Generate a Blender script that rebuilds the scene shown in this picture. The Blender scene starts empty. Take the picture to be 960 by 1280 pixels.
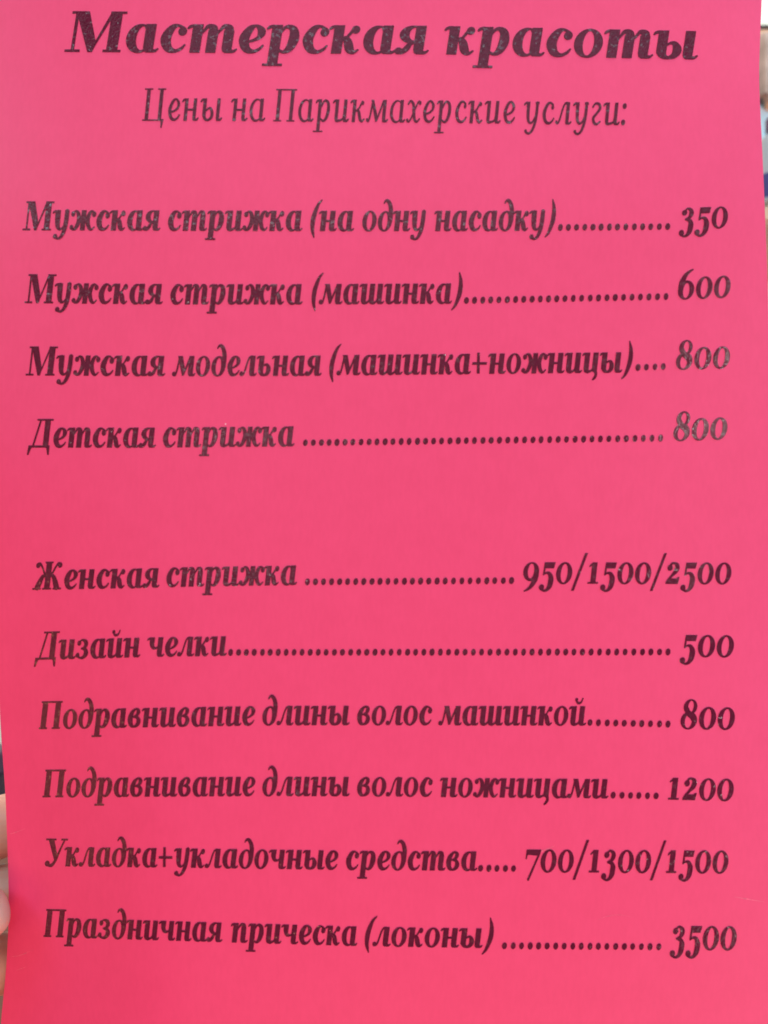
import bpy, bmesh, math, random
import numpy as np
from mathutils import Vector
from mathutils.geometry import tessellate_polygon

random.seed(7)
S = bpy.context.scene
COL = S.collection

# ------------------------------------------------------------------ camera
DIST = 0.30                      # camera to sheet, metres
K = 0.2835 / 1280                # metres of sheet per photo pixel (the sheet is A4)
cam_d = bpy.data.cameras.new('camera')
cam = bpy.data.objects.new('camera', cam_d)
COL.objects.link(cam)
cam.location = (0, -DIST, 0)
cam.rotation_euler = (math.radians(90), 0, 0)
cam_d.sensor_width = 36
cam_d.lens = 36 * DIST / 0.2835
cam_d.clip_start = 0.01
cam_d.clip_end = 50
cam_d.dof.use_dof = True
cam_d.dof.focus_distance = 0.342
cam_d.dof.aperture_fstop = 14.0
S.camera = cam

# ------------------------------------------------------------------ world and exposure
w = bpy.data.worlds.new('World')
S.world = w
w.use_nodes = True
bg = w.node_tree.nodes['Background']
bg.inputs[0].default_value = (0.86, 0.88, 1.0, 1)
bg.inputs[1].default_value = 0.02
S.view_settings.view_transform = 'Standard'
S.view_settings.look = 'None'
S.view_settings.exposure = 0.0
S.view_settings.gamma = 1.0
S.view_settings.use_curve_mapping = False
S.render.engine = 'CYCLES'
S.cycles.use_denoising = True


# ------------------------------------------------------------------ added lamps, powers and tints fitted to the tones of the sheet
def area_lamp(name, loc, target, sx, sy, power, col):
    d = bpy.data.lights.new(name, 'AREA')
    d.shape = 'RECTANGLE'
    d.size, d.size_y = sx, sy
    d.energy = power
    d.color = col
    o = bpy.data.objects.new(name, d)
    COL.objects.link(o)
    o.location = loc
    o.rotation_euler = (Vector(target) - Vector(loc)).to_track_quat('-Z', 'Y').to_euler()
    return o


area_lamp('cool_side_fill', (1.3, -0.4, 0.6), (0, 0, 0), 0.8, 0.8, 13.6, (0.18, 0.76, 1.08))  # added cool fill from the right, fitted to the paper tones
area_lamp('cool_front_fill', (1.4, -1.0, 0.7), (0, 0, 0), 0.9, 0.9, 6.4, (0.27, 0.77, 0.95))  # another added cool fill, kept clear of the ink's mirror angle
area_lamp('top_sheen_fill', (-0.15, -1.1, 0.66), (0, 0, 0), 1.5, 0.25, 2.8, (0.70, 0.98, 1.0))  # added at the mirror angle to lay a sheen over the top rows
area_lamp('high_light', (0, -1.2, 1.3), (0, 0, 0), 1.2, 0.5, 3.4, (0.42, 0.89, 0.98))
area_lamp('high_side_light', (0.6, -0.5, 1.1), (0, 0, 0), 0.6, 0.6, 1.2, (0.60, 0.95, 1.0))
area_lamp('glint_helper', (0.92, -1.60, 0.15), (0, 0, 0), 0.09, 0.09, 3.4, (1.0, 0.97, 0.95))  # added so that the ink glints around the right-hand prices
area_lamp('second_glint_helper', (-0.32, -1.60, 0.08), (0, 0, 0), 0.08, 0.08, 0.9, (1.0, 0.97, 0.95))  # added for weaker glints in the left half of the rows
area_lamp('front_light', (-0.32, -1.60, 0.08), (0, 0, 0), 1.7, 1.7, 4.9, (1.0, 0.82, 0.78))
area_lamp('left_light', (-1.4, -0.9, 0.9), (0, 0, 0), 0.8, 0.6, 12.6, (0.38, 0.79, 0.95))
area_lamp('low_right_light', (1.1, -1.0, -0.9), (0, 0, 0), 0.8, 0.6, 8.2, (1.0, 0.88, 0.82))
area_lamp('warm_low_fill', (0.1, -1.0, -1.3), (0, 0, 0), 1.0, 0.5, 13.6, (1.0, 0.45, 0.26))  # added warm fill from below, reddens the lower part of the sheet
area_lamp('warm_side_light', (-1.2, -0.8, -0.45), (0, 0, 0), 0.6, 0.6, 2.7, (1.0, 0.42, 0.22))
area_lamp('backdrop_fill', (0.2, 0.1, 1.3), (0.05, 0.55, 0), 0.8, 0.5, 20, (1.0, 0.84, 0.68))  # added fill for the wall and shelves behind the sheet


# ------------------------------------------------------------------ helpers
def mat(name, base, rough=0.5, spec=0.5, noise=None, bump=None):
    m = bpy.data.materials.new(name)
    m.use_nodes = True
    nt = m.node_tree
    b = nt.nodes['Principled BSDF']
    b.inputs['Base Color'].default_value = (*base, 1)
    b.inputs['Roughness'].default_value = rough
    b.inputs['Specular IOR Level'].default_value = spec
    tc = nt.nodes.new('ShaderNodeTexCoord')
    if noise:
        sc, amt = noise
        n = nt.nodes.new('ShaderNodeTexNoise')
        n.inputs['Scale'].default_value = sc
        n.inputs['Detail'].default_value = 6
        nt.links.new(tc.outputs['Object'], n.inputs['Vector'])
        r = nt.nodes.new('ShaderNodeValToRGB')
        r.color_ramp.elements[0].position = 0.3
        r.color_ramp.elements[1].position = 0.7
        r.color_ramp.elements[0].color = (*[c * (1 - amt) for c in base], 1)
        r.color_ramp.elements[1].color = (*[min(1, c * (1 + amt)) for c in base], 1)
        nt.links.new(n.outputs['Fac'], r.inputs['Fac'])
        nt.links.new(r.outputs['Color'], b.inputs['Base Color'])
    if bump:
        sc, st, dist = bump
        n = nt.nodes.new('ShaderNodeTexNoise')
        n.inputs['Scale'].default_value = sc
        n.inputs['Detail'].default_value = 4
        nt.links.new(tc.outputs['Object'], n.inputs['Vector'])
        bp = nt.nodes.new('ShaderNodeBump')
        bp.inputs['Strength'].default_value = st
        bp.inputs['Distance'].default_value = dist
        nt.links.new(n.outputs['Fac'], bp.inputs['Height'])
        nt.links.new(bp.outputs['Normal'], b.inputs['Normal'])
    return m


def link(name, me, m=None, parent=None, smooth=False):
    o = bpy.data.objects.new(name, me)
    COL.objects.link(o)
    if m:
        me.materials.append(m)
    if parent:
        o.parent = parent
    if smooth:
        for p in me.polygons:
            p.use_smooth = True
    return o


def from_py(name, V, F, m, parent=None, smooth=False):
    me = bpy.data.meshes.new(name)
    me.from_pydata(V, [], F)
    me.update()
    return link(name, me, m, parent, smooth)


def tag(o, label=None, cat=None, group=None, kind=None):
    if label:
        o['label'] = label
    if cat:
        o['category'] = cat
    if group:
        o['group'] = group
    if kind:
        o['kind'] = kind
    return o


def empty(name, loc):
    o = bpy.data.objects.new(name, None)
    o.empty_display_size = 0.02
    COL.objects.link(o)
    o.location = loc
    return o


def lerp_table(tab, v):
    """smooth piecewise interpolation through (key, value) pairs"""
    ks = [t[0] for t in tab]
    vs = [t[1] for t in tab]
    if v <= ks[0]:
        return vs[0] + (vs[1] - vs[0]) / (ks[1] - ks[0]) * (v - ks[0])
    if v >= ks[-1]:
        return vs[-1] + (vs[-1] - vs[-2]) / (ks[-1] - ks[-2]) * (v - ks[-1])
    for i in range(len(ks) - 1):
        if v <= ks[i + 1]:
            h = ks[i + 1] - ks[i]
            t = (v - ks[i]) / h
            m0 = (vs[i + 1] - vs[max(i - 1, 0)]) / (ks[i + 1] - ks[max(i - 1, 0)])
            j = min(i + 2, len(ks) - 1)
            m1 = (vs[j] - vs[i]) / (ks[j] - ks[i])
            t2, t3 = t * t, t * t * t
            return ((2 * t3 - 3 * t2 + 1) * vs[i] + (t3 - 2 * t2 + t) * h * m0
                    + (-2 * t3 + 3 * t2) * vs[i + 1] + (t3 - t2) * h * m1)


def sstep(a, b, x):
    t = min(1, max(0, (x - a) / (b - a)))
    return t * t * (3 - 2 * t)


# ------------------------------------------------------------------ the sheet: its outline and how it bends
LEFT = [(-40, -9), (300, -7), (600, -5), (780, -3.5), (880, -0.6), (935, 2.5), (990, 6.5), (1040, 8.5), (1100, 10.5),
        (1150, 10.6), (1190, 8.8), (1220, 6.8), (1260, 2.8), (1290, 0), (1320, -4)]
RIGHT = [(-40, 953), (0, 952), (40, 950.5), (90, 949), (130, 950), (180, 952.5), (260, 956), (330, 958.8), (420, 961),
         (600, 963), (900, 964), (1320, 962)]
TOP, BOT = -26, 1314


def bend(px, py):
    """how far the sheet comes forward (towards the camera), metres"""
    u, v = px / 960.0, py / 1280.0
    z = 0.0050 * math.sin(math.pi * (0.10 + 0.80 * v)) - 0.002               # gentle bow from top to bottom
    e = 2 * u - 1
    z += -0.0055 * max(0, -e) ** 3                                           # the left side falls back
    z += -0.0060 * max(0, e) ** 3.5 * (0.35 + 0.65 * math.exp(-((v - 0.60) / 0.22) ** 2) + 0.5 * sstep(0.12, -0.05, v))
    z += -0.0145 * (1 - sstep(-0.04, 0.26, u)) ** 1.3 * sstep(0.42, 1.0, v)  # lower left falls back in the grip
    z += 0.0010 * math.sin(5.2 * u + 1.1 - 2.2 * v) * (0.4 + 0.6 * v)
    z += -0.0065 * sstep(0.24, -0.06, v)                                     # the top edge leans away
    return z


def on_sheet(px, py, lift=0.0):
    z = bend(px, py) + lift
    f = (DIST - z) / DIST
    return ((px - 480) * K * f, -z, -(py - 640) * K * f)


sheet = empty('price_list_sheet', (0, 0, 0))
tag(sheet, 'bright pink paper price list printed in black italic letters, held by its edge', 'price list')


def paper_material():
    m = bpy.data.materials.new('pink_paper')
    m.use_nodes = True
    nt = m.node_tree
    b = nt.nodes['Principled BSDF']
    b.inputs['Roughness'].default_value = 0.48
    b.inputs['Specular IOR Level'].default_value = 0.42
    tc = nt.nodes.new('ShaderNodeTexCoord')

    def noise(scale, detail, stretch=None):
        n = nt.nodes.new('ShaderNodeTexNoise')
        n.inputs['Scale'].default_value = scale
        n.inputs['Detail'].default_value = detail
        if stretch:
            mp = nt.nodes.new('ShaderNodeMapping')
            mp.inputs['Scale'].default_value = stretch
            nt.links.new(tc.outputs['Object'], mp.inputs['Vector'])
            nt.links.new(mp.outputs['Vector'], n.inputs['Vector'])
        else:
            nt.links.new(tc.outputs['Object'], n.inputs['Vector'])
        return n

    n1 = noise(160, 5)
    n2 = noise(900, 3, (1.0, 1.0, 0.35))
    add = nt.nodes.new('ShaderNodeMath')
    add.operation = 'ADD'
    nt.links.new(n1.outputs['Fac'], add.inputs[0])
    nt.links.new(n2.outputs['Fac'], add.inputs[1])
    half = nt.nodes.new('ShaderNodeMath')
    half.operation = 'MULTIPLY'
    half.inputs[1].default_value = 0.5
    nt.links.new(add.outputs[0], half.inputs[0])
    r = nt.nodes.new('ShaderNodeValToRGB')
    r.color_ramp.elements[0].position = 0.36
    r.color_ramp.elements[1].position = 0.64
    r.color_ramp.elements[0].color = PAPER_A
    r.color_ramp.elements[1].color = PAPER_B
    nt.links.new(half.outputs[0], r.inputs['Fac'])
    # a few pale specks of fibre
    vo = nt.nodes.new('ShaderNodeTexVoronoi')
    vo.inputs['Scale'].default_value = 36
    nt.links.new(tc.outputs['Object'], vo.inputs['Vector'])
    sp = nt.nodes.new('ShaderNodeMapRange')
    sp.inputs['From Min'].default_value = 0.009
    sp.inputs['From Max'].default_value = 0.005
    nt.links.new(vo.outputs['Distance'], sp.inputs['Value'])
    mx = nt.nodes.new('ShaderNodeMix')
    mx.data_type = 'RGBA'
    nt.links.new(sp.outputs['Result'], mx.inputs['Factor'])
    nt.links.new(r.outputs['Color'], mx.inputs['A'])
    mx.inputs['B'].default_value = (0.9, 0.5, 0.55, 1)
    nt.links.new(mx.outputs['Result'], b.inputs['Base Color'])
    n3 = noise(420, 4)
    bp = nt.nodes.new('ShaderNodeBump')
    bp.inputs['Strength'].default_value = 0.12
    bp.inputs['Distance'].default_value = 0.0003
    nt.links.new(n3.outputs['Fac'], bp.inputs['Height'])
    nt.links.new(bp.outputs['Normal'], b.inputs['Normal'])
    return m


PAPER_A = (0.830, 0.045, 0.148, 1)
PAPER_B = (0.865, 0.050, 0.160, 1)


def ink_material():
    m = bpy.data.materials.new('glossy_dark_toner')
    m.use_nodes = True
    nt = m.node_tree
    b = nt.nodes['Principled BSDF']
    b.inputs['Roughness'].default_value = 0.10
    b.inputs['Specular IOR Level'].default_value = 0.22
    tc = nt.nodes.new('ShaderNodeTexCoord')
    n = nt.nodes.new('ShaderNodeTexNoise')
    n.inputs['Scale'].default_value = 700
    n.inputs['Detail'].default_value = 3
    nt.links.new(tc.outputs['Object'], n.inputs['Vector'])
    r = nt.nodes.new('ShaderNodeValToRGB')
    r.color_ramp.elements[0].position = 0.32
    r.color_ramp.elements[1].position = 0.68
    r.color_ramp.elements[0].color = (0.098, 0.008, 0.024, 1)
    r.color_ramp.elements[1].color = (0.128, 0.010, 0.032, 1)
    nt.links.new(n.outputs['Fac'], r.inputs['Fac'])
    nt.links.new(r.outputs['Color'], b.inputs['Base Color'])
    n3 = nt.nodes.new('ShaderNodeTexNoise')
    n3.inputs['Scale'].default_value = 1500
    n3.inputs['Detail'].default_value = 2
    nt.links.new(tc.outputs['Object'], n3.inputs['Vector'])
    bp = nt.nodes.new('ShaderNodeBump')
    bp.inputs['Strength'].default_value = 0.8
    bp.inputs['Distance'].default_value = 0.00013
    nt.links.new(n3.outputs['Fac'], bp.inputs['Height'])
    nt.links.new(bp.outputs['Normal'], b.inputs['Normal'])
    # scattered grains of fused toner that shine like glass
    n4 = nt.nodes.new('ShaderNodeTexNoise')
    n4.inputs['Scale'].default_value = 900
    n4.inputs['Detail'].default_value = 1
    nt.links.new(tc.outputs['Object'], n4.inputs['Vector'])
    mr = nt.nodes.new('ShaderNodeMapRange')
    mr.inputs['From Min'].default_value = 0.60
    mr.inputs['From Max'].default_value = 0.68
    nt.links.new(n4.outputs['Fac'], mr.inputs['Value'])
    nt.links.new(mr.outputs['Result'], b.inputs['Coat Weight'])
    b.inputs['Coat Roughness'].default_value = 0.14
    b.inputs['Coat IOR'].default_value = 1.6
    n5 = nt.nodes.new('ShaderNodeTexNoise')
    n5.inputs['Scale'].default_value = 950
    n5.inputs['Detail'].default_value = 1
    nt.links.new(tc.outputs['Object'], n5.inputs['Vector'])
    b2 = nt.nodes.new('ShaderNodeBump')
    b2.inputs['Strength'].default_value = 0.7
    b2.inputs['Distance'].default_value = 0.00034
    nt.links.new(n5.outputs['Fac'], b2.inputs['Height'])
    nt.links.new(b2.outputs['Normal'], b.inputs['Coat Normal'])
    return m


PAPER = paper_material()
INK = ink_material()

NX, NY = 90, 130
THICK = 0.00016
V, F, SM = [], [], []
for side in (0, 1):
    for j in range(NY + 1):
        py = TOP + (BOT - TOP) * j / NY
        a, b_ = lerp_table(LEFT, py), lerp_table(RIGHT, py)
        for i in range(NX + 1):
            V.append(on_sheet(a + (b_ - a) * i / NX, py, -THICK * side))
    base = side * (NX + 1) * (NY + 1)
    for j in range(NY):
        for i in range(NX):
            q = base + j * (NX + 1) + i
            f = (q, q + NX + 1, q + NX + 2, q + 1)
            F.append(f if side == 0 else tuple(reversed(f)))
n1 = (NX + 1) * (NY + 1)
rim = ([i for i in range(NX + 1)] + [j * (NX + 1) + NX for j in range(1, NY + 1)]
       + [NY * (NX + 1) + i for i in range(NX - 1, -1, -1)] + [j * (NX + 1) for j in range(NY - 1, 0, -1)])
nsm = len(F)
for a, b_ in zip(rim, rim[1:] + rim[:1]):          # the cut edge, with vertices of its own so that it stays crisp
    k = len(V)
    V += [V[a], V[b_], V[b_ + n1], V[a + n1]]
    F.append((k, k + 1, k + 2, k + 3))
paper = from_py('paper', V, F, PAPER, sheet)
for p in paper.data.polygons[:nsm]:
    p.use_smooth = True

# ------------------------------------------------------------------ lettering: italic serif glyphs, 1000 units per em
XH, CAP, SLANT = 481.0, 692.0, 0.14
SIZE = 6.0                                   # raster step of the distance field


def catmull(P, n=7):
    P = [np.array(p, float) for p in P]
    out = []
    for i in range(len(P) - 1):
        p0 = P[i - 1] if i else 2 * P[0] - P[1]
        p1, p2 = P[i], P[i + 1]
        p3 = P[i + 2] if i + 2 < len(P) else 2 * P[-1] - P[-2]
        for k in range(n):
            t = k / n
            out.append(0.5 * (2 * p1 + (p2 - p0) * t + (2 * p0 - 5 * p1 + 4 * p2 - p3) * t * t
                              + (3 * p1 - p0 - 3 * p2 + p3) * t ** 3))
    out.append(P[-1])
    return out


class Field:
    def __init__(self, x0=-160, x1=1000, y0=-270, y1=830):
        xs = np.arange(x0, x1 + 1, SIZE)
        ys = np.arange(y0, y1 + 1, SIZE)
        self.xs, self.ys = xs, ys
        self.X, self.Y = np.meshgrid(xs, ys)
        self.D = np.full(self.X.shape, 1e4)

    def seg(self, a, b):
        ax, ay = a
        dx, dy = b[0] - ax, b[1] - ay
        L = dx * dx + dy * dy + 1e-9
        t = np.clip(((self.X - ax) * dx + (self.Y - ay) * dy) / L, 0, 1)
        return np.hypot(self.X - ax - t * dx, self.Y - ay - t * dy), t

    def stroke(self, P):
        Q = catmull(P)
        D = np.full(self.X.shape, 1e4)
        for a, b in zip(Q[:-1], Q[1:]):
            d, t = self.seg(a[:2], b[:2])
            D = np.minimum(D, d - 0.5 * (a[2] + (b[2] - a[2]) * t))
        return D

    def poly(self, P):
        D = np.full(self.X.shape, 1e4)
        inside = np.zeros(self.X.shape, bool)
        for a, b in zip(P, P[1:] + P[:1]):
            d, _ = self.seg(a, b)
            D = np.minimum(D, d)
            if a[1] != b[1]:
                c = ((a[1] > self.Y) != (b[1] > self.Y)) & (
                    self.X < (b[0] - a[0]) * (self.Y - a[1]) / (b[1] - a[1]) + a[0])
                inside ^= c
        return np.where(inside, -D, D)

    def ell(self, cx, cy, rx, ry):
        return self.poly([(cx + rx * math.cos(t * math.pi / 24), cy + ry * math.sin(t * math.pi / 24)) for t in range(48)])

    def add(self, d):
        self.D = np.minimum(self.D, d)

    def cut(self, d):
        self.D = np.maximum(self.D, -d)

    def contours(self, level=0.0):
        """marching squares, closed loops of (x, y)"""
        D = self.D - level
        D = np.where(np.abs(D) < 1e-6, 1e-6, D)
        ny, nx = D.shape
        seg = {}

        def ex(i, j):            # crossing on the edge between (i,j) and (i+1,j)
            t = D[j, i] / (D[j, i] - D[j, i + 1])
            return (self.xs[i] + t * SIZE, self.ys[j])

        def ey(i, j):
            t = D[j, i] / (D[j, i] - D[j + 1, i])
            return (self.xs[i], self.ys[j] + t * SIZE)

        neg = D < 0
        s = neg[:-1, :-1].astype(int) + 2 * neg[:-1, 1:] + 4 * neg[1:, 1:] + 8 * neg[1:, :-1]
        TAB = {1: [('l', 'b')], 2: [('b', 'r')], 3: [('l', 'r')], 4: [('r', 't')], 5: [('l', 't'), ('r', 'b')],
               6: [('b', 't')], 7: [('l', 't')], 8: [('t', 'l')], 9: [('t', 'b')], 10: [('b', 'l'), ('t', 'r')],
               11: [('t', 'r')], 12: [('r', 'l')], 13: [('r', 'b')], 14: [('b', 'l')]}
        pts = {}
        for j, i in zip(*np.nonzero((s > 0) & (s < 15))):
            i, j = int(i), int(j)
            key = {'b': (0, i, j), 't': (0, i, j + 1), 'l': (1, i, j), 'r': (1, i + 1, j)}
            for a, b in TAB[int(s[j, i])]:
                seg[key[a]] = key[b]
                for k in (key[a], key[b]):
                    if k not in pts:
                        pts[k] = ex(k[1], k[2]) if k[0] == 0 else ey(k[1], k[2])
        loops = []
        while seg:
            k0, k = next(iter(seg.items()))
            del seg[k0]
            loop = [k0]
            while k != k0 and k in seg:
                loop.append(k)
                k = seg.pop(k)
            if len(loop) > 5:
                loops.append([pts[q] for q in loop])
        return loops


def simplify(P, tol):
    """Douglas-Peucker on a closed loop"""
    P = np.array(P)
    n = len(P)
    far = int(np.argmax(np.hypot(*(P - P[0]).T)))
    keep = {0, far}
    st = [(0, far), (far, n)]
    while st:
        a, b = st.pop()
        if b - a < 2:
            continue
        A, B = P[a], P[b % n]
        d = B - A
        L = math.hypot(*d) + 1e-9
        Q = P[a + 1:b]
        dist = np.abs((Q[:, 0] - A[0]) * d[1] - (Q[:, 1] - A[1]) * d[0]) / L
        k = int(np.argmax(dist))
        if dist[k] > tol:
            k = a + 1 + k
            keep.add(k)
            st += [(a, k), (k, b)]
    return [tuple(P[k]) for k in sorted(keep)]


def within(p, loop):
    c = False
    for a, b in zip(loop, loop[1:] + loop[:1]):
        if (a[1] > p[1]) != (b[1] > p[1]) and p[0] < (b[0] - a[0]) * (p[1] - a[1]) / (b[1] - a[1]) + a[0]:
            c = not c
    return c


class Pen:
    """one weight of the typeface"""

    def __init__(self, st, hl, thin):
        self.st, self.hl, self.thin = st, hl, thin
        self.cache = {}

    def w(self, t):
        return t if not self.thin else (30 + 0.42 * t)

    # --- building blocks
    def s(self, *P):
        self.f.add(self.f.stroke([(x, y, self.w(t)) for x, y, t in P]))

    def p(self, *P):
        self.f.add(self.f.poly(list(P)))

    def r(self, x0, x1, y0, y1):
        self.p((x0, y0), (x1, y0), (x1, y1), (x0, y1))

    def ball(self, x, y, rx, ry=None):
        k = 0.66 if self.thin else 1
        self.f.add(self.f.ell(x, y, rx * k, (ry or rx) * k))

    def ring(self, cx, cy, rx, ry, cxi, cyi, rxi, ryi, clip=None):
        f = self.f
        if self.thin:
            rxi = rx - (rx - rxi) * 0.58
            cxi = cx + (cxi - cx) * 0.6
        d = np.maximum(f.ell(cx, cy, rx, ry), -f.ell(cxi, cyi, rxi, ryi))
        if clip is not None:
            d = np.maximum(d, f.X - clip)
        f.add(d)

    def stem(self, x, y0, y1, k=1.0):
        h = self.st * k / 2
        self.r(x - h, x + h, y0, y1)

    def flag(self, x, y=XH):
        h = self.st / 2
        self.s((x - h - 72, y - 66, 26), (x - h - 45, y - 38, 46), (x - h + 5, y - 24, 50), (x, y - 34, 60))
        self.p((x - h - 2, y - 5), (x + h, y + 2), (x + h, y - 120), (x - h, y - 120))

    def tail(self, x):
        h = self.st / 2
        self.p((x - h, 170), (x + h, 170), (x + h, 62), (x + h * 0.5, 10), (x - h * 0.2, -4), (x - h * 0.75, 22), (x - h, 80))
        self.s((x + h * 0.2, 34, 72), (x + h + 30, 24, 44), (x + h + 74, 58, 24))

    def stemtail(self, x, y1=XH):
        self.stem(x, 100, y1)
        self.tail(x)

    def arch(self, xa, xb):
        h = self.st / 2
        self.s((xa + h * 0.6, 300, 30), (xa + h + 40, 400, 42), (xb - h - 10, 452, 62), (xb - 6, 424, 108), (xb, 340, self.st / (1 if not self.thin else 1.0) if not self.thin else 140))

    def trough(self, xa, xb):
        h = self.st / 2
        self.p((xa - h, 200), (xa + h, 200), (xa + h, 120), (xa + h, 60), (xa + h * 0.4, 0), (xa - h * 0.45, 12), (xa - h, 80))
        self.s((xa, 62, 118), (xa + h * 0.9, 24, 66), (xb - h - 10, 62, 42), (xb - h * 0.6, 160, 30))

    def serif(self, x0, x1, y0):
        up = y0 < 300
        t = 36 if not self.thin else 30
        self.r(x0, x1, y0 if up else y0 - t, y0 + t if up else y0)

    def glyph(self, ch):
        if ch in self.cache:
            return self.cache[ch]
        self.f = Field()
        adv = getattr(self, 'g_' + NAMES[ch])()
        loops = [simplify(l, 1.0) for l in self.f.contours(0 if self.thin else 3.5)]
        loops = [[(x + SLANT * y, y) for x, y in l] for l in loops if len(l) > 2]
        # every outer outline is filled with its own holes
        area = [sum(a[0] * b[1] - b[0] * a[1] for a, b in zip(l, l[1:] + l[:1])) for l in loops]
        big = max(area, key=abs)
        outer = [l for l, a in zip(loops, area) if a * big > 0]
        holes = [l for l, a in zip(loops, area) if a * big < 0]
        verts, tris = [], []
        for o in outer:
            mine = [o] + [h for h in holes if within(h[0], o)]
            base = len(verts)
            tris += [tuple(base + k for k in t) for t in tessellate_polygon([[Vector((x, y, 0)) for x, y in l] for l in mine])]
            verts += [q for l in mine for q in l]
        self.cache[ch] = (verts, tris, adv)
        return self.cache[ch]

    # --- lower case
    def g_a(self):
        st = self.st
        self.ring(222, 234, 204, 247, 262, 240, 98, 207, 380)
        self.stem(372, 80, XH)
        self.p((372 - st / 2 - 30, XH - 30), (372 - st / 2, XH - 90), (372, XH - 60), (372 + st / 2, XH), (372 + st / 2 - 20, XH + 4))
        self.tail(372)
        return 500

    def g_o(self):
        self.ring(232, 237, 220, 248, 232, 237, 90, 212)
        return 462

    def g_s(self):
        self.s((345, 415, 50), (255, 462, 42), (165, 412, 105), (96, 240, 152), (150, 75, 118), (255, 24, 60), (345, 60, 44), (398, 128, 26))
        self.ball(338, 362, 64, 72)
        return 410

    def g_e(self):
        self.s((100, 190, 30), (210, 205, 40), (318, 268, 70), (350, 358, 118), (305, 434, 72), (240, 463, 42), (160, 405, 108), (94, 240, 150), (145, 75, 116), (250, 24, 62), (340, 60, 44), (394, 126, 26))
        return 415

    def g_r(self):
        self.flag(140)
        self.stem(140, -219, 420)
        self.serif(-10, 290, -219)
        self.s((190, 330, 30), (250, 432, 44), (320, 452, 66), (396, 390, 118), (414, 240, 150), (366, 84, 112), (285, 20, 50), (195, 58, 34))
        return 510

    def g_k(self):
        self.flag(120)
        self.stem(120, 0, 420)
        self.s((160, 232, 40), (240, 268, 38), (300, 350, 40), (350, 436, 50))
        self.ball(372, 410, 62, 66)
        self.s((228, 268, 60), (275, 200, 120), (312, 90, 128), (345, 40, 92), (390, 22, 50), (446, 62, 26))
        return 470

    def g_ya(self):
        self.ring(232, 334, 196, 150, 262, 340, 84, 112, 345)
        self.stemtail(350)
        self.s((300, 205, 40), (220, 180, 60), (165, 90, 88), (100, 32, 70), (40, 34, 54))
        self.ball(48, 52, 56)
        return 476

    def g_t(self):
        self.flag(130)
        self.stem(130, 0, 420)
        self.arch(130, 372)
        self.stem(372, 0, 380)
        self.arch(372, 614)
        self.stem(614, 100, 380)
        self.tail(614)
        return 740

    def g_pe(self):
        self.flag(130)
        self.stem(130, 0, 420)
        self.arch(130, 390)
        self.stem(390, 100, 380)
        self.tail(390)
        return 520

    def g_n(self):
        self.flag(130)
        self.stem(130, 0, 420)
        self.r(130, 390, 218, 262)
        self.stemtail(392)
        return 520

    def g_i(self):
        self.flag(128)
        self.stem(128, 150, 420)
        self.trough(128, 388)
        self.stemtail(388)
        return 515

    def g_ishort(self):
        a = self.g_i()
        self.s((178, 650, 46), (196, 585, 50), (262, 560, 58), (330, 590, 42), (368, 680, 30))
        self.ball(176, 646, 44)
        return a

    def g_sha(self):
        self.flag(128)
        self.stem(128, 150, 420)
        self.trough(128, 372)
        self.stem(372, 150, XH)
        self.trough(372, 616)
        self.stemtail(616)
        return 742

    def g_tse(self):
        self.flag(128)
        self.stem(128, 150, 420)
        self.trough(128, 388)
        self.stem(388, 30, XH)
        self.p((388 - self.st / 2, 60), (388 + self.st / 2, 60), (388 + self.st / 2, 20), (455, -10), (400, -10))
        self.s((440, 10, 74), (446, -60, 74), (410, -128, 66), (366, -160, 40))
        return 510

    def g_soft(self):
        self.flag(128)
        self.stem(128, 110, 420)
        self.s((128, 120, 150), (165, 52, 96), (245, 18, 50), (340, 62, 100), (372, 152, 134), (330, 250, 84), (262, 272, 44), (190, 226, 30))
        return 455

    def g_y(self):
        self.g_soft()
        self.stemtail(545)
        return 670

    def g_el(self):
        self.s((40, 42, 60), (88, 30, 48), (140, 120, 44), (196, 330, 42), (250, 440, 44), (330, 456, 66), (352, 380, 120))
        self.ball(38, 54, 54)
        self.stem(358, 100, 420)
        self.p((358 - self.st / 2, 410), (358 + self.st / 2, 410), (358 + self.st / 2, XH), (300, XH), (270, 462))
        self.tail(358)
        return 486

    def g_em(self):
        self.s((36, 40, 60), (84, 32, 48), (124, 150, 44), (166, 420, 46))
        self.ball(36, 54, 54)
        k = 0 if not self.thin else 60
        self.p((118, XH), (262 - k, XH), (372 - k * 0.4, 150), (352, 20), (300, 10))
        self.p((300, 10), (352, 20), (546, XH), (490, XH))
        self.stem(552, 100, XH)
        self.tail(552)
        return 676

    def g_u(self):
        self.flag(120)
        self.s((122, 420, 140), (128, 250, 146), (152, 96, 112), (220, 26, 56), (300, 60, 40), (352, 150, 34))
        self.s((392, 452, 116), (390, 250, 124), (366, 30, 112), (300, -130, 84), (212, -196, 50), (128, -180, 56))
        self.p((330, XH), (452, XH), (452, 430), (335, 430))
        self.ball(106, -146, 62, 56)
        return 486

    def g_d(self):
        self.ring(232, 232, 218, 244, 232, 232, 88, 208)
        self.s((150, 668, 30), (190, 722, 54), (258, 722, 84), (338, 640, 108), (392, 480, 126), (396, 240, 130))
        return 476

    def g_zh(self):
        self.s((72, 400, 50), (130, 462, 40), (215, 412, 92), (262, 250, 118), (196, 72, 94), (112, 20, 46), (46, 52, 50))
        self.ball(70, 394, 58, 62)
        self.ball(56, 74, 54)
        self.stem(392, 0, XH, 0.92)
        self.r(255, 530, 222, 262)
        self.s((712, 410, 50), (650, 462, 40), (570, 412, 92), (522, 250, 118), (585, 72, 94), (670, 20, 46), (742, 80, 26))
        self.ball(704, 386, 58, 64)
        return 748

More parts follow.
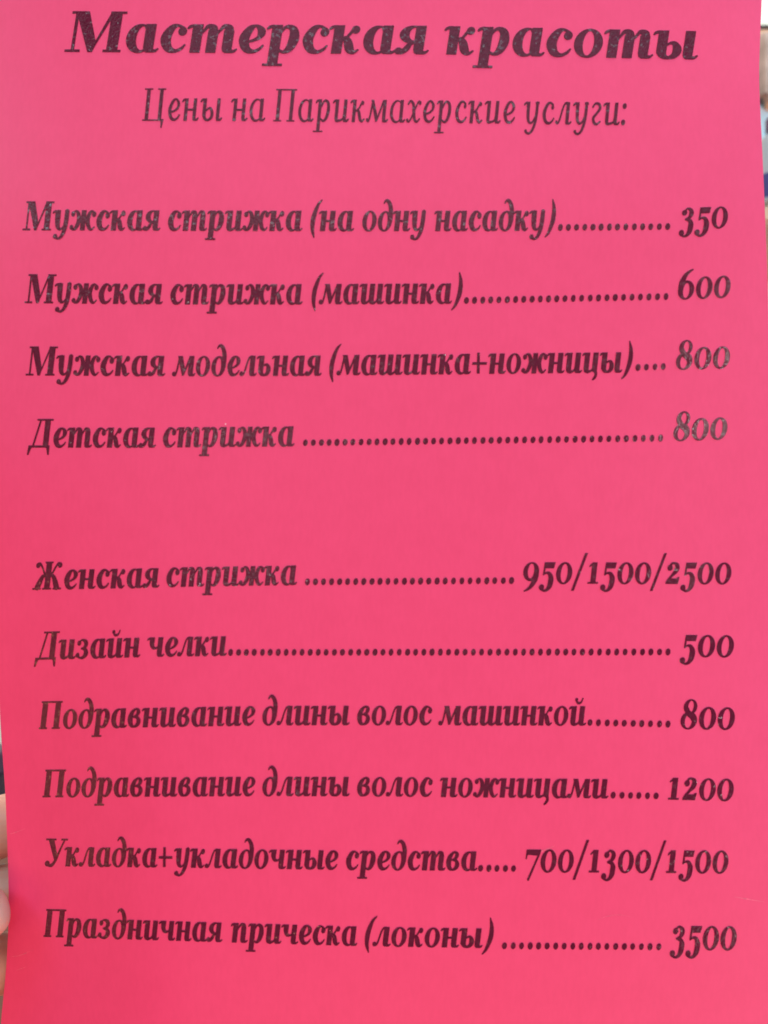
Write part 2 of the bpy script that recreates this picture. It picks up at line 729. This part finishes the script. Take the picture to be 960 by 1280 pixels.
    def g_z(self):
        self.s((88, 410, 50), (160, 463, 40), (270, 430, 92), (306, 355, 116), (262, 275, 70), (170, 252, 36))
        self.s((170, 252, 36), (282, 226, 84), (330, 134, 134), (268, 40, 88), (165, 16, 46), (60, 60, 54))
        self.ball(84, 386, 58, 62)
        self.ball(68, 86, 58)
        return 420

    def g_che(self):
        self.flag(120)
        self.s((120, 410, 146), (122, 320, 134), (168, 232, 88), (262, 214, 46), (345, 268, 32))
        self.stemtail(384)
        return 510

    def g_v(self):
        self.s((180, 262, 34), (288, 306, 74), (326, 392, 112), (284, 456, 58), (206, 448, 58), (122, 350, 120), (90, 215, 146), (134, 72, 110), (226, 20, 46), (328, 66, 98), (362, 150, 124), (316, 240, 78), (200, 266, 34))
        return 440

    def g_ha(self):
        self.s((30, 400, 40), (100, 462, 50), (190, 390, 110), (222, 240, 140), (262, 80, 110), (340, 20, 44), (416, 80, 24))
        self.s((412, 430, 50), (350, 452, 30), (280, 340, 28), (170, 120, 28), (96, 26, 34), (40, 40, 48))
        self.ball(398, 412, 52)
        self.ball(36, 56, 52)
        return 430

    def g_ghe(self):
        self.s((60, 380, 36), (130, 456, 48), (240, 440, 90), (282, 360, 112), (205, 258, 66), (106, 150, 112), (140, 46, 96), (225, 16, 46), (318, 70, 26))
        return 350

    # --- capitals
    def stemcap(self, x, y0=0, y1=CAP):
        self.stem(x, y0, y1, 1.08)

    def g_Em(self):
        self.r(92, 134, 0, CAP)
        self.serif(0, 225, 0)
        self.serif(30, 250, CAP)
        if self.thin:
            self.p((95, CAP), (190, CAP), (440, 90), (415, 0), (375, 0))
        else:
            self.p((95, CAP), (288, CAP), (452, 160), (415, 0), (350, 0))
        self.p((375, 0), (415, 0), (450, 110), (690, CAP), (640, CAP))
        self.stemcap(716)
        self.serif(580, 850, 0)
        self.serif(625, 865, CAP)
        return 870

    def g_De(self):
        self.serif(240, 730, CAP)
        self.p((330, CAP), (378, CAP), (206, 30), (158, 30))
        self.stemcap(566)
        self.r(60, 680, 0, 46)
        self.p((50, 46), (225, 46), (130, -24), (72, -176), (30, -176))
        self.p((690, 46), (520, 46), (608, -24), (652, -176), (694, -176))
        return 745

    def g_Zhe(self):
        self.stemcap(480)
        self.serif(360, 600, CAP)
        self.serif(350, 610, 0)
        for q in (-1, 1):
            self.s((480 + q * 50, 352, 50), (480 + q * 130, 420, 44), (480 + q * 205, 560, 42), (480 + q * 280, 650, 50), (480 + q * 330, 640, 60))
            self.ball(480 + q * 335, 606, 62, 66)
            self.s((480 + q * 60, 352, 50), (480 + q * 165, 318, 96), (480 + q * 245, 160, 144), (480 + q * 290, 60, 150))
            self.p((480 + q * 215, 70), (480 + q * 365, 70), (480 + q * 385, 0), (480 + q * 235, 0))
            self.r(*sorted((480 + q * 190, 480 + q * 435)), 0, 36)
        return 950

    def g_Pe(self):
        self.stemcap(165)
        self.stemcap(575)
        self.serif(40, 700, CAP)
        self.serif(40, 290, 0)
        self.serif(450, 700, 0)
        return 740

    def g_U(self):
        self.p((120, CAP), (300, CAP), (452, 290), (430, 170), (372, 170))
        self.serif(50, 380, CAP)
        self.serif(545, 760, CAP)
        self.s((662, 670, 44), (540, 420, 50), (420, 150, 74), (320, 28, 80), (225, 18, 70), (165, 50, 80))
        self.ball(160, 66, 72, 70)
        return 700

    def g_Tse(self):
        self.stemcap(165)
        self.stemcap(560)
        for x in (165, 560):
            self.serif(x - 125, x + 125, CAP)
        self.serif(40, 660, 0)
        self.p((600, 40), (690, 40), (650, -150), (618, -150))
        return 720

    # --- figures (old style) and signs
    FH = 516

    def g_zero(self):
        self.ring(255, 254, 240, 268, 255, 254, 108, 232)
        return 510

    def g_one(self):
        self.stem(225, 0, self.FH)
        self.serif(70, 380, 0)
        self.s((80, 420, 28), (130, 462, 44), (190, 490, 50))
        return 430

    def g_two(self):
        self.s((120, 420, 60), (170, 492, 52), (262, 500, 56), (340, 440, 116), (330, 340, 128), (230, 220, 70), (120, 110, 52), (70, 40, 50))
        self.ball(128, 392, 76, 72)
        self.p((40, 0), (408, 0), (440, 165), (400, 165), (350, 128), (150, 128), (50, 60))
        return 470

    def low(self):
        self.s((348, 90, 150), (334, -40, 140), (270, -140, 84), (180, -176, 48), (90, -140, 60))
        self.ball(88, -92, 76, 70)

    def g_three(self):
        self.s((120, 430, 50), (200, 500, 42), (306, 452, 96), (330, 376, 126), (276, 278, 78), (170, 236, 38))
        self.ball(118, 402, 76, 68)
        self.s((170, 236, 38), (290, 210, 84), (345, 130, 136), (348, 60, 150))
        self.low()
        return 450

    def g_five(self):
        self.p((128, self.FH), (430, self.FH), (402, 376), (132, 376))
        self.p((110, self.FH), (150, self.FH), (140, 220), (92, 214))
        self.s((108, 216, 30), (190, 262, 44), (280, 240, 88), (342, 140, 140), (350, 60, 150))
        self.low()
        return 450

    def g_six(self):
        self.ring(255, 218, 236, 228, 262, 206, 100, 184)
        self.s((92, 230, 148), (106, 400, 148), (190, 560, 112), (300, 660, 60), (390, 700, 34))
        return 510

    def g_nine(self):
        self.ring(248, 290, 236, 230, 242, 306, 100, 184)
        self.s((410, 290, 148), (396, 120, 148), (312, -40, 112), (202, -140, 60), (100, -184, 30))
        return 500

    def g_seven(self):
        self.p((70, self.FH), (505, self.FH), (520, self.FH - 10), (462, 378), (130, 400), (100, 378))
        self.p((66, self.FH), (106, self.FH), (98, 300), (62, 300))
        self.s((478, 440, 50), (344, 140, 52), (205, -175, 60))
        return 500

    def g_eight(self):
        self.ring(255, 522, 190, 178, 268, 530, 82, 140)
        self.ring(250, 196, 232, 208, 240, 184, 106, 166)
        self.s((150, 470, 120), (220, 370, 130), (330, 290, 130), (400, 190, 110))
        return 500

    def g_slash(self):
        self.p((-10, -172), (66, -172), (370, 745), (296, 745))
        return 370

    def g_plus(self):
        self.r(30, 470, 222, 278)
        self.p((202, 10), (282, 10), (212 + 8, 505), (206 - 60, 505))
        return 500

    def g_open(self):
        self.s((312, 742, 26), (205, 620, 78), (112, 330, 128), (112, 60, 104), (186, -150, 30))
        return 270

    def g_close(self):
        self.s((30, -150, 26), (130, -30, 78), (222, 250, 128), (220, 520, 104), (150, 742, 30))
        return 290

    def g_dot(self):
        self.f.add(self.f.ell(90, 82, 84, 84))
        return 180

    def g_colon(self):
        for y in (60, 410):
            self.f.add(self.f.ell(80, y, 62, 62))
        return 160


NAMES = {'а': 'a', 'о': 'o', 'с': 's', 'е': 'e', 'р': 'r', 'к': 'k', 'я': 'ya', 'т': 't', 'п': 'pe', 'н': 'n', 'и': 'i',
         'й': 'ishort', 'ш': 'sha', 'ц': 'tse', 'ь': 'soft', 'ы': 'y', 'л': 'el', 'м': 'em', 'у': 'u', 'д': 'd',
         'ж': 'zh', 'з': 'z', 'ч': 'che', 'в': 'v', 'х': 'ha', 'г': 'ghe', 'М': 'Em', 'Д': 'De', 'Ж': 'Zhe', 'П': 'Pe',
         'У': 'U', 'Ц': 'Tse', '0': 'zero', '1': 'one', '2': 'two', '3': 'three', '5': 'five', '6': 'six', '7': 'seven',
         '8': 'eight', '9': 'nine', '/': 'slash', '+': 'plus', '(': 'open', ')': 'close', '.': 'dot', ':': 'colon'}

BOLD = Pen(150, 40, False)
BOOK = Pen(98, 32, True)
LIFT = 0.00012


class Ink:
    def __init__(self):
        self.V, self.F, self.n = [], [], 0

    def put(self, verts, tris, fn):
        base = len(self.V)
        lift = LIFT + 0.00003 * (self.n % 2)
        self.n += 1
        self.V += [on_sheet(*fn(x, y), lift) for x, y in verts]
        for t in tris:
            a, b, c = [Vector(self.V[base + k]) for k in t]
            nrm = (b - a).cross(c - a)
            if nrm.length < 1e-14:
                continue
            self.F.append(tuple(base + k for k in (t if nrm.y < 0 else reversed(t))))

    def word(self, text, x0, x1, y0, y1, cap, pen=BOLD):
        """set one word between two photo columns on a baseline running from y0 to y1"""
        pos, items = 0.0, []
        for ch in text:
            v, t, adv = pen.glyph(ch)
            items.append(([(x + pos, y) for x, y in v], t))
            pos += adv + (26 if not pen.thin else 40)
        lo = min(x for v, _ in items for x, _ in v)
        hi = max(x for v, _ in items for x, _ in v)
        sx, sy = (x1 - x0) / (hi - lo), cap / CAP
        print('WORD %-16s sx/sy %.3f' % (text, sx / sy))
        for v, t in items:
            self.put(v, t, lambda x, y: (x0 + (x - lo) * sx, y0 + (y1 - y0) * (x - lo) / (hi - lo) - y * sy))

    def dots(self, n, x0, x1, y0, y1, grow=0.0, ry=4.3, rx=3.05):
        ring = [(math.cos(k * math.pi / 9), math.sin(k * math.pi / 9)) for k in range(18)]
        tris = [(0, k, k + 1) for k in range(1, 17)]
        for i in range(n):
            t = i / (n - 1)
            t = t * (1 - grow) + grow * t * t
            cx, cy = x0 + (x1 - x0) * t, y0 + (y1 - y0) * t
            cx += random.uniform(-.25, .25)
            a, b = rx * random.uniform(.94, 1.06), ry * random.uniform(.95, 1.05)
            self.put(ring, tris, lambda x, y: (cx + x * a + 0.1 * y * b, cy - y * b))

    def build(self, name, parent, label=None):
        o = from_py(name, self.V, self.F, INK, parent)
        if label:
            o['label'] = label
        return o


def words(name, parent, label, items, cap, pen=BOLD):
    k = Ink()
    for it in items:
        k.word(*it, cap, pen)
    return k.build(name, parent, label)


words('title', sheet, 'large bold italic heading across the top of the sheet',
      [('Мастерская', 80.5, 536, 64.6, 67.6), ('красоты', 555.5, 872.5, 67.8, 74.2)], 50.5)
words('subtitle', sheet, 'lighter italic line under the heading',
      [('Цены', 177.5, 277.5, 151, 151.2), ('на', 289, 331.5, 151.3, 151.5), ('Парикмахерские', 341.5, 644, 151.7, 154.6),
       ('услуги:', 655, 783.5, 155.2, 156.6)], 40.6, BOOK)

ROWS = [
    # words (text, x0, x1, y0, y1) | cap | dots (n, x0, x1, y0, y1, grow) | price (text, x0, x1, y0, y1, cap)
    ([('Мужская', 28, 200.5, 287.8, 288.2), ('стрижка', 210, 378, 288.4, 288.6), ('(на', 388, 442.5, 288.7, 288.8),
      ('одну', 453, 532.5, 288.8, 288.8), ('насадку)', 543, 695, 288.8, 288.3)], 36,
     (14, 700.7, 834.7, 284.3, 283.2, .02), ('350', 848.5, 910, 286.6, 284.6, 35.3)),
    ([('Мужская', 30.5, 203.5, 378.8, 380.2), ('стрижка', 213, 378.2, 380.4, 380.4), ('(машинка)', 389.5, 578.5, 380.3, 379.4)], 36,
     (25, 583, 832.5, 375.6, 370.7, .02), ('600', 847.5, 913.3, 374.4, 371.4, 36)),
    ([('Мужская', 32, 206.5, 469.2, 470), ('модельная', 215, 402, 470.3, 469.6), ('(машинка+ножницы)', 411.6, 791.3, 469.2, 465.4)], 36,
     (4, 797.5, 829.3, 459.3, 458.2, 0), ('800', 845, 912.5, 462, 460, 36)),
    ([('Детская', 33.5, 194.8, 559.4, 559.4), ('стрижка', 203.7, 368, 559.2, 557.8)], 35.5,
     (44, 382, 826, 553.5, 547.7, .05), ('800', 841.8, 909.3, 551.2, 548.7, 36)),
    ([('Женская', 40.3, 199.3, 737.2, 734.4), ('стрижка', 208, 371.2, 733.8, 731)], 34.6,
     (26, 384.3, 639.5, 727.4, 725.8, .02), ('950/1500/2500', 654.1, 914.3, 729.4, 730, 35.4)),
    ([('Дизайн', 42.2, 175.3, 824.8, 821.4), ('челки', 184, 283.5, 821.1, 819.6)], 34.6,
     (54, 288.4, 835.3, 815.6, 815, .045), ('500', 849.5, 917.5, 820.6, 821.4, 36)),
    ([('Подравнивание', 48.4, 319.2, 911.4, 906.8), ('длины', 328, 437, 906.6, 906.4), ('волос', 446.4, 540.3, 906.4, 906.4),
      ('машинкой', 547.8, 732.7, 906.6, 906.9)], 34.4,
     (10, 737.7, 835.3, 903.3, 905.2, .02), ('800', 850.7, 918.7, 911, 912, 36.6)),
    ([('Подравнивание', 53.1, 319.3, 996.6, 995), ('длины', 328, 437, 995, 995.2), ('волос', 446.4, 541, 995.3, 995.8),
      ('ножницами', 550, 760.7, 996.2, 998)], 34.2,
     (6, 766.7, 820.3, 994, 995, 0), ('1200', 835, 917.3, 999.4, 1001.2, 36.4)),
    ([('Укладка+', 56, 215.5, 1082.6, 1084.4), ('укладочные', 217.5, 423, 1084.4, 1087.2), ('средства', 432.5, 596.7, 1087.4, 1088.4)], 34.2,
     (5, 600.7, 642, 1085.4, 1085.8, 0), ('700/1300/1500', 657, 910.6, 1090, 1091.6, 37.4)),
    ([('Праздничная', 54.2, 278, 1171, 1177.6), ('прическа', 288.6, 446.7, 1178, 1182.4), ('(локоны)', 456, 617.3, 1182.6, 1185.2)], 34.6,
     (19, 630.8, 823.5, 1182.3, 1183.6, .01), ('3500', 837.2, 921, 1186.8, 1187.6, 39.2)),
]
for wl, cap, d, pr in ROWS:
    full = ' '.join(t[0] for t in wl)
    o = words('service_name', sheet, 'printed service line reading ' + full, wl, cap)
    k = Ink()
    k.dots(*d)
    k.build('dot_leader', o)
    k = Ink()
    k.word(*pr)
    k.build('price', o, 'printed price ' + pr[0])

# creases: worn pale lines where the sheet has been folded
CREASE = mat('worn_crease', (0.86, 0.12, 0.2), 0.6, 0.4, (900, 0.25))


def crease(P, wdt):
    Q = catmull([(x, y, wdt) for x, y in P], 8)
    n = len(Q)
    V, F = [], []
    for i, q in enumerate(Q):
        a, b = Q[max(i - 1, 0)], Q[min(i + 1, n - 1)]
        dx, dy = b[0] - a[0], b[1] - a[1]
        L = math.hypot(dx, dy)
        h = 0.5 * wdt * math.sin(math.pi * (0.06 + 0.88 * i / (n - 1))) * random.uniform(.6, 1.2)
        V += [on_sheet(q[0] - dy / L * h, q[1] + dx / L * h, 0.00005), on_sheet(q[0] + dy / L * h, q[1] - dx / L * h, 0.00005)]
    for i in range(n - 1):
        F.append((2 * i, 2 * i + 1, 2 * i + 3, 2 * i + 2))
    from_py('crease', V, F, CREASE, sheet)


crease([(9, 1043), (18, 1041), (32, 1035.5)], 0.9)
crease([(12, 1195.5), (24, 1194.5), (42, 1187)], 0.9)
crease([(20, 1213), (34, 1208)], 0.7)
crease([(668, 1066), (680, 1063), (694, 1057)], 1.3)
crease([(918, 1121), (935, 1124), (956, 1127.5)], 1.4)
crease([(743, 1152), (757, 1146), (775, 1143.5), (792, 1147)], 0.5)


# ------------------------------------------------------------------ the hand that holds the sheet at its lower left edge
def skin_material():
    m = mat('skin', (0.60, 0.29, 0.23), 0.5, 0.4, (60, 0.16), (900, 0.25, 0.0006))
    b = m.node_tree.nodes['Principled BSDF']
    b.inputs['Subsurface Weight'].default_value = 0.25
    b.inputs['Subsurface Radius'].default_value = (0.006, 0.002, 0.001)
    b.inputs['Subsurface Scale'].default_value = 1.0
    return m


SKIN = skin_material()


def at(px, py, y):
    """a point behind (y > 0) or before (y < 0) the sheet, met at that photo position"""
    f = (DIST + y) / DIST
    return Vector(((px - 480) * K * f, y, -(py - 640) * K * f))


hand_me = bpy.data.meshes.new('hand')
hv, he, hr = [], [], []
EDGE = -bend(4, 1150)               # depth of the sheet's edge where it is gripped


def joint(px, py, off, r, parent=None):
    hv.append(tuple(at(px, py, EDGE + off)))
    hr.append(r)
    if parent is not None:
        he.append((parent, len(hv) - 1))
    return len(hv) - 1


wrist = joint(-330, 1420, 0.026, 0.026)
fore = joint(-520, 1620, 0.034, 0.030, wrist)
fore = joint(-760, 1880, 0.050, 0.036, fore)
palm = joint(-225, 1270, 0.022, 0.026, wrist)
# fingers behind the sheet, thumb before it
for (y0, y1, r, ln) in ((1086, 1024, 0.0100, 190), (1156, 1110, 0.0096, 215), (1226, 1200, 0.0096, 190), (1310, 1312, 0.0076, 120)):
    k = joint(-140, y0 + 18, r + 0.012, r * 1.28, palm)
    p = joint(-60, y0 - (y0 - y1) * .5, r + 0.006, r * 1.06, k)
    p = joint(-60 + ln * .42, y1 + 2, r + 0.0015, r * 1.0, p)
    p = joint(-60 + ln * .75, y1, r + 0.0005, r * 0.92, p)
    p = joint(-60 + ln, y1 + 2, r * .8, r * 0.72, p)
t = joint(-175, 1285, -0.006, 0.0150, palm)
t = joint(-110, 1195, -0.0120, 0.0108, t)
t = joint(-36, 1146, -0.0092, 0.0090, t)
t = joint(14, 1127, -0.0068, 0.0080, t)
hand_me.from_pydata(hv, he, [])
hand = link('hand', hand_me, SKIN)
sk = hand.modifiers.new('skin', 'SKIN')
sk.use_smooth_shade = True
for i, r in enumerate(hr):
    hand_me.skin_vertices[0].data[i].radius = (r, r)
hand_me.skin_vertices[0].data[0].use_root = True
sub = hand.modifiers.new('sub', 'SUBSURF')
sub.levels = sub.render_levels = 3
tag(hand, 'bare hand gripping the lower left edge of the pink sheet', 'hand')

# ------------------------------------------------------------------ what shows past the edges of the sheet: a wall and a shelf of jars
WALL_Y = 0.62
wall = from_py('wall', [(-1.7, WALL_Y, -1.3), (1.9, WALL_Y, -1.3), (1.9, WALL_Y, 1.3), (-1.7, WALL_Y, 1.3),
                        (-1.7, WALL_Y + .03, -1.3), (1.9, WALL_Y + .03, -1.3), (1.9, WALL_Y + .03, 1.3), (-1.7, WALL_Y + .03, 1.3)],
               [(0, 1, 2, 3), (5, 4, 7, 6), (0, 3, 7, 4), (1, 5, 6, 2), (3, 2, 6, 7), (0, 4, 5, 1)],
               mat('cream_paint', (0.82, 0.76, 0.66), 0.8, 0.3, (14, 0.03), (300, 0.1, 0.001)))
tag(wall, 'pale cream wall behind the sheet', 'wall', kind='structure')


def box(name, a, b, m, parent=None, bev=0.002):
    bm = bmesh.new()
    bmesh.ops.create_cube(bm, size=1)
    for v in bm.verts:
        v.co = Vector([a[i] + (b[i] - a[i]) * (v.co[i] + .5) for i in range(3)])
    bmesh.ops.bevel(bm, geom=bm.edges[:], offset=bev, segments=2, affect='EDGES')
    me = bpy.data.meshes.new(name)
    bm.to_mesh(me)
    return link(name, me, m, parent)


def lathe(name, prof, loc, m, parent=None, seg=32):
    V, F = [], []
    for r, z in prof:
        for k in range(seg):
            a = 2 * math.pi * k / seg
            V.append((loc[0] + r * math.cos(a), loc[1] + r * math.sin(a), loc[2] + z))
    for i in range(len(prof) - 1):
        for k in range(seg):
            F.append((i * seg + k, i * seg + (k + 1) % seg, (i + 1) * seg + (k + 1) % seg, (i + 1) * seg + k))
    F.append(tuple(reversed(range(seg))))
    F.append(tuple((len(prof) - 1) * seg + k for k in range(seg)))
    return from_py(name, V, F, m, parent, False)


def px_box(name, x0, x1, y0, y1, d0, d1, m, parent=None, bev=0.002):
    a, b = at(x0, y1, d0), at(x1, y0, d0)
    return box(name, (a.x, d0, a.z), (b.x, d1, b.z), m, parent, bev)


PINE = mat('shelf_wood', (0.85, 0.42, 0.26), 0.5, 0.4, (25, 0.12))
DARK_WOOD = mat('dark_edging', (0.16, 0.10, 0.08), 0.5, 0.4, (40, 0.2))
shelf = px_box('wall_shelf', 905, 1150, 35, 46, 0.43, WALL_Y, PINE)
px_box('edging', 905, 1150, 30, 34.6, 0.43, WALL_Y, DARK_WOOD, shelf, 0.001)
tag(shelf, 'upper peach wooden shelf with a dark edge on the cream wall', 'shelf')
shelf2 = px_box('wall_shelf', 905, 1150, 257, 278, 0.43, WALL_Y, mat('tan_wood', (0.55, 0.34, 0.22), 0.5, 0.4, (25, 0.15)))
tag(shelf2, 'lower tan wooden shelf carrying the two bottles', 'shelf')

# a grey brown towel hung over the upper shelf
V, F = [], []
random.seed(3)
for j in range(31):
    for i in range(41):
        u, v = i / 40, j / 30
        p = at(925 + 130 * u, 46 + (70 + 14 * math.sin(5 * u + 0.6)) * v, 0.425)
        p.y -= 0.004 + 0.006 * (1 + math.sin(34 * u + 2.2 * v)) * (0.3 + v)
        V.append(tuple(p))
for j in range(30):
    for i in range(40):
        q = j * 41 + i
        F.append((q, q + 41, q + 42, q + 1))
towel = from_py('towel', V, F, mat('taupe_cloth', (0.40, 0.29, 0.26), 0.9, 0.2, (35, 0.4), (500, 0.5, 0.002)), None, True)
towel.modifiers.new('thickness', 'SOLIDIFY').thickness = 0.003
tag(towel, 'grey brown towel hanging below the upper shelf', 'towel')


def bottle(px, top, base, r, depth, body_m, cap_m, label, label_m=None):
    b0, t0 = at(px, base, depth), at(px, top, depth)
    h = t0.z - b0.z
    root = empty('bottle', tuple(b0))
    q = lathe('body', [(r * .92, 0.0005), (r, 0.003), (r, h * .68), (r * .86, h * .76), (r * .5, h * .82), (r * .5, h * .84)], (0, 0, 0), body_m, root)
    c = lathe('cap', [(r * .62, h * .842), (r * .62, h * .98), (r * .55, h)], (0, 0, 0), cap_m, root)
    for o in (q, c):
        for p in o.data.polygons:
            p.use_smooth = len(p.vertices) == 4
    if label_m:
        l = lathe('paper_label', [(r * 1.012, h * .06), (r * 1.012, h * .34)], (0, 0, 0), label_m, root)
    tag(root, label, 'bottle')
    return root


WHITE = mat('white_plastic', (0.80, 0.74, 0.74), 0.4, 0.5)
bottle(938, 112, 257, 0.017, 0.50, WHITE, mat('brown_cap', (0.12, 0.07, 0.06), 0.4), 'white bottle with a brown cap on the lower shelf')
bottle(970, 148, 257, 0.0115, 0.455, mat('pale_blue_plastic', (0.50, 0.55, 0.62), 0.35, 0.5), mat('purple_cap', (0.14, 0.07, 0.16), 0.4),
       'pale grey blue bottle with a purple cap and navy label on the lower shelf', mat('navy_label', (0.06, 0.06, 0.26), 0.5))

counter = px_box('counter', -900, 1900, 1040, 1700, 0.40, WALL_Y, mat('counter_top', (0.20, 0.11, 0.08), 0.4, 0.5, (20, 0.15)))
tag(counter, 'brown counter along the wall behind the hand', 'counter')
b0, t0 = at(-28, 1040, 0.47), at(-28, 936, 0.47)
hj = t0.z - b0.z
jar = empty('jar', tuple(b0))
lathe('body', [(.019, .0005), (.021, .003), (.021, hj * .7), (.018, hj * .74)], (0, 0, 0), mat('dark_plastic', (0.045, 0.025, 0.04), 0.35), jar)
lathe('lid', [(.0215, hj * .742), (.0215, hj * .97), (.020, hj)], (0, 0, 0), mat('plum_lid', (0.07, 0.03, 0.06), 0.35), jar)
tag(jar, 'dark plum jar with a wide lid standing on the counter', 'jar')
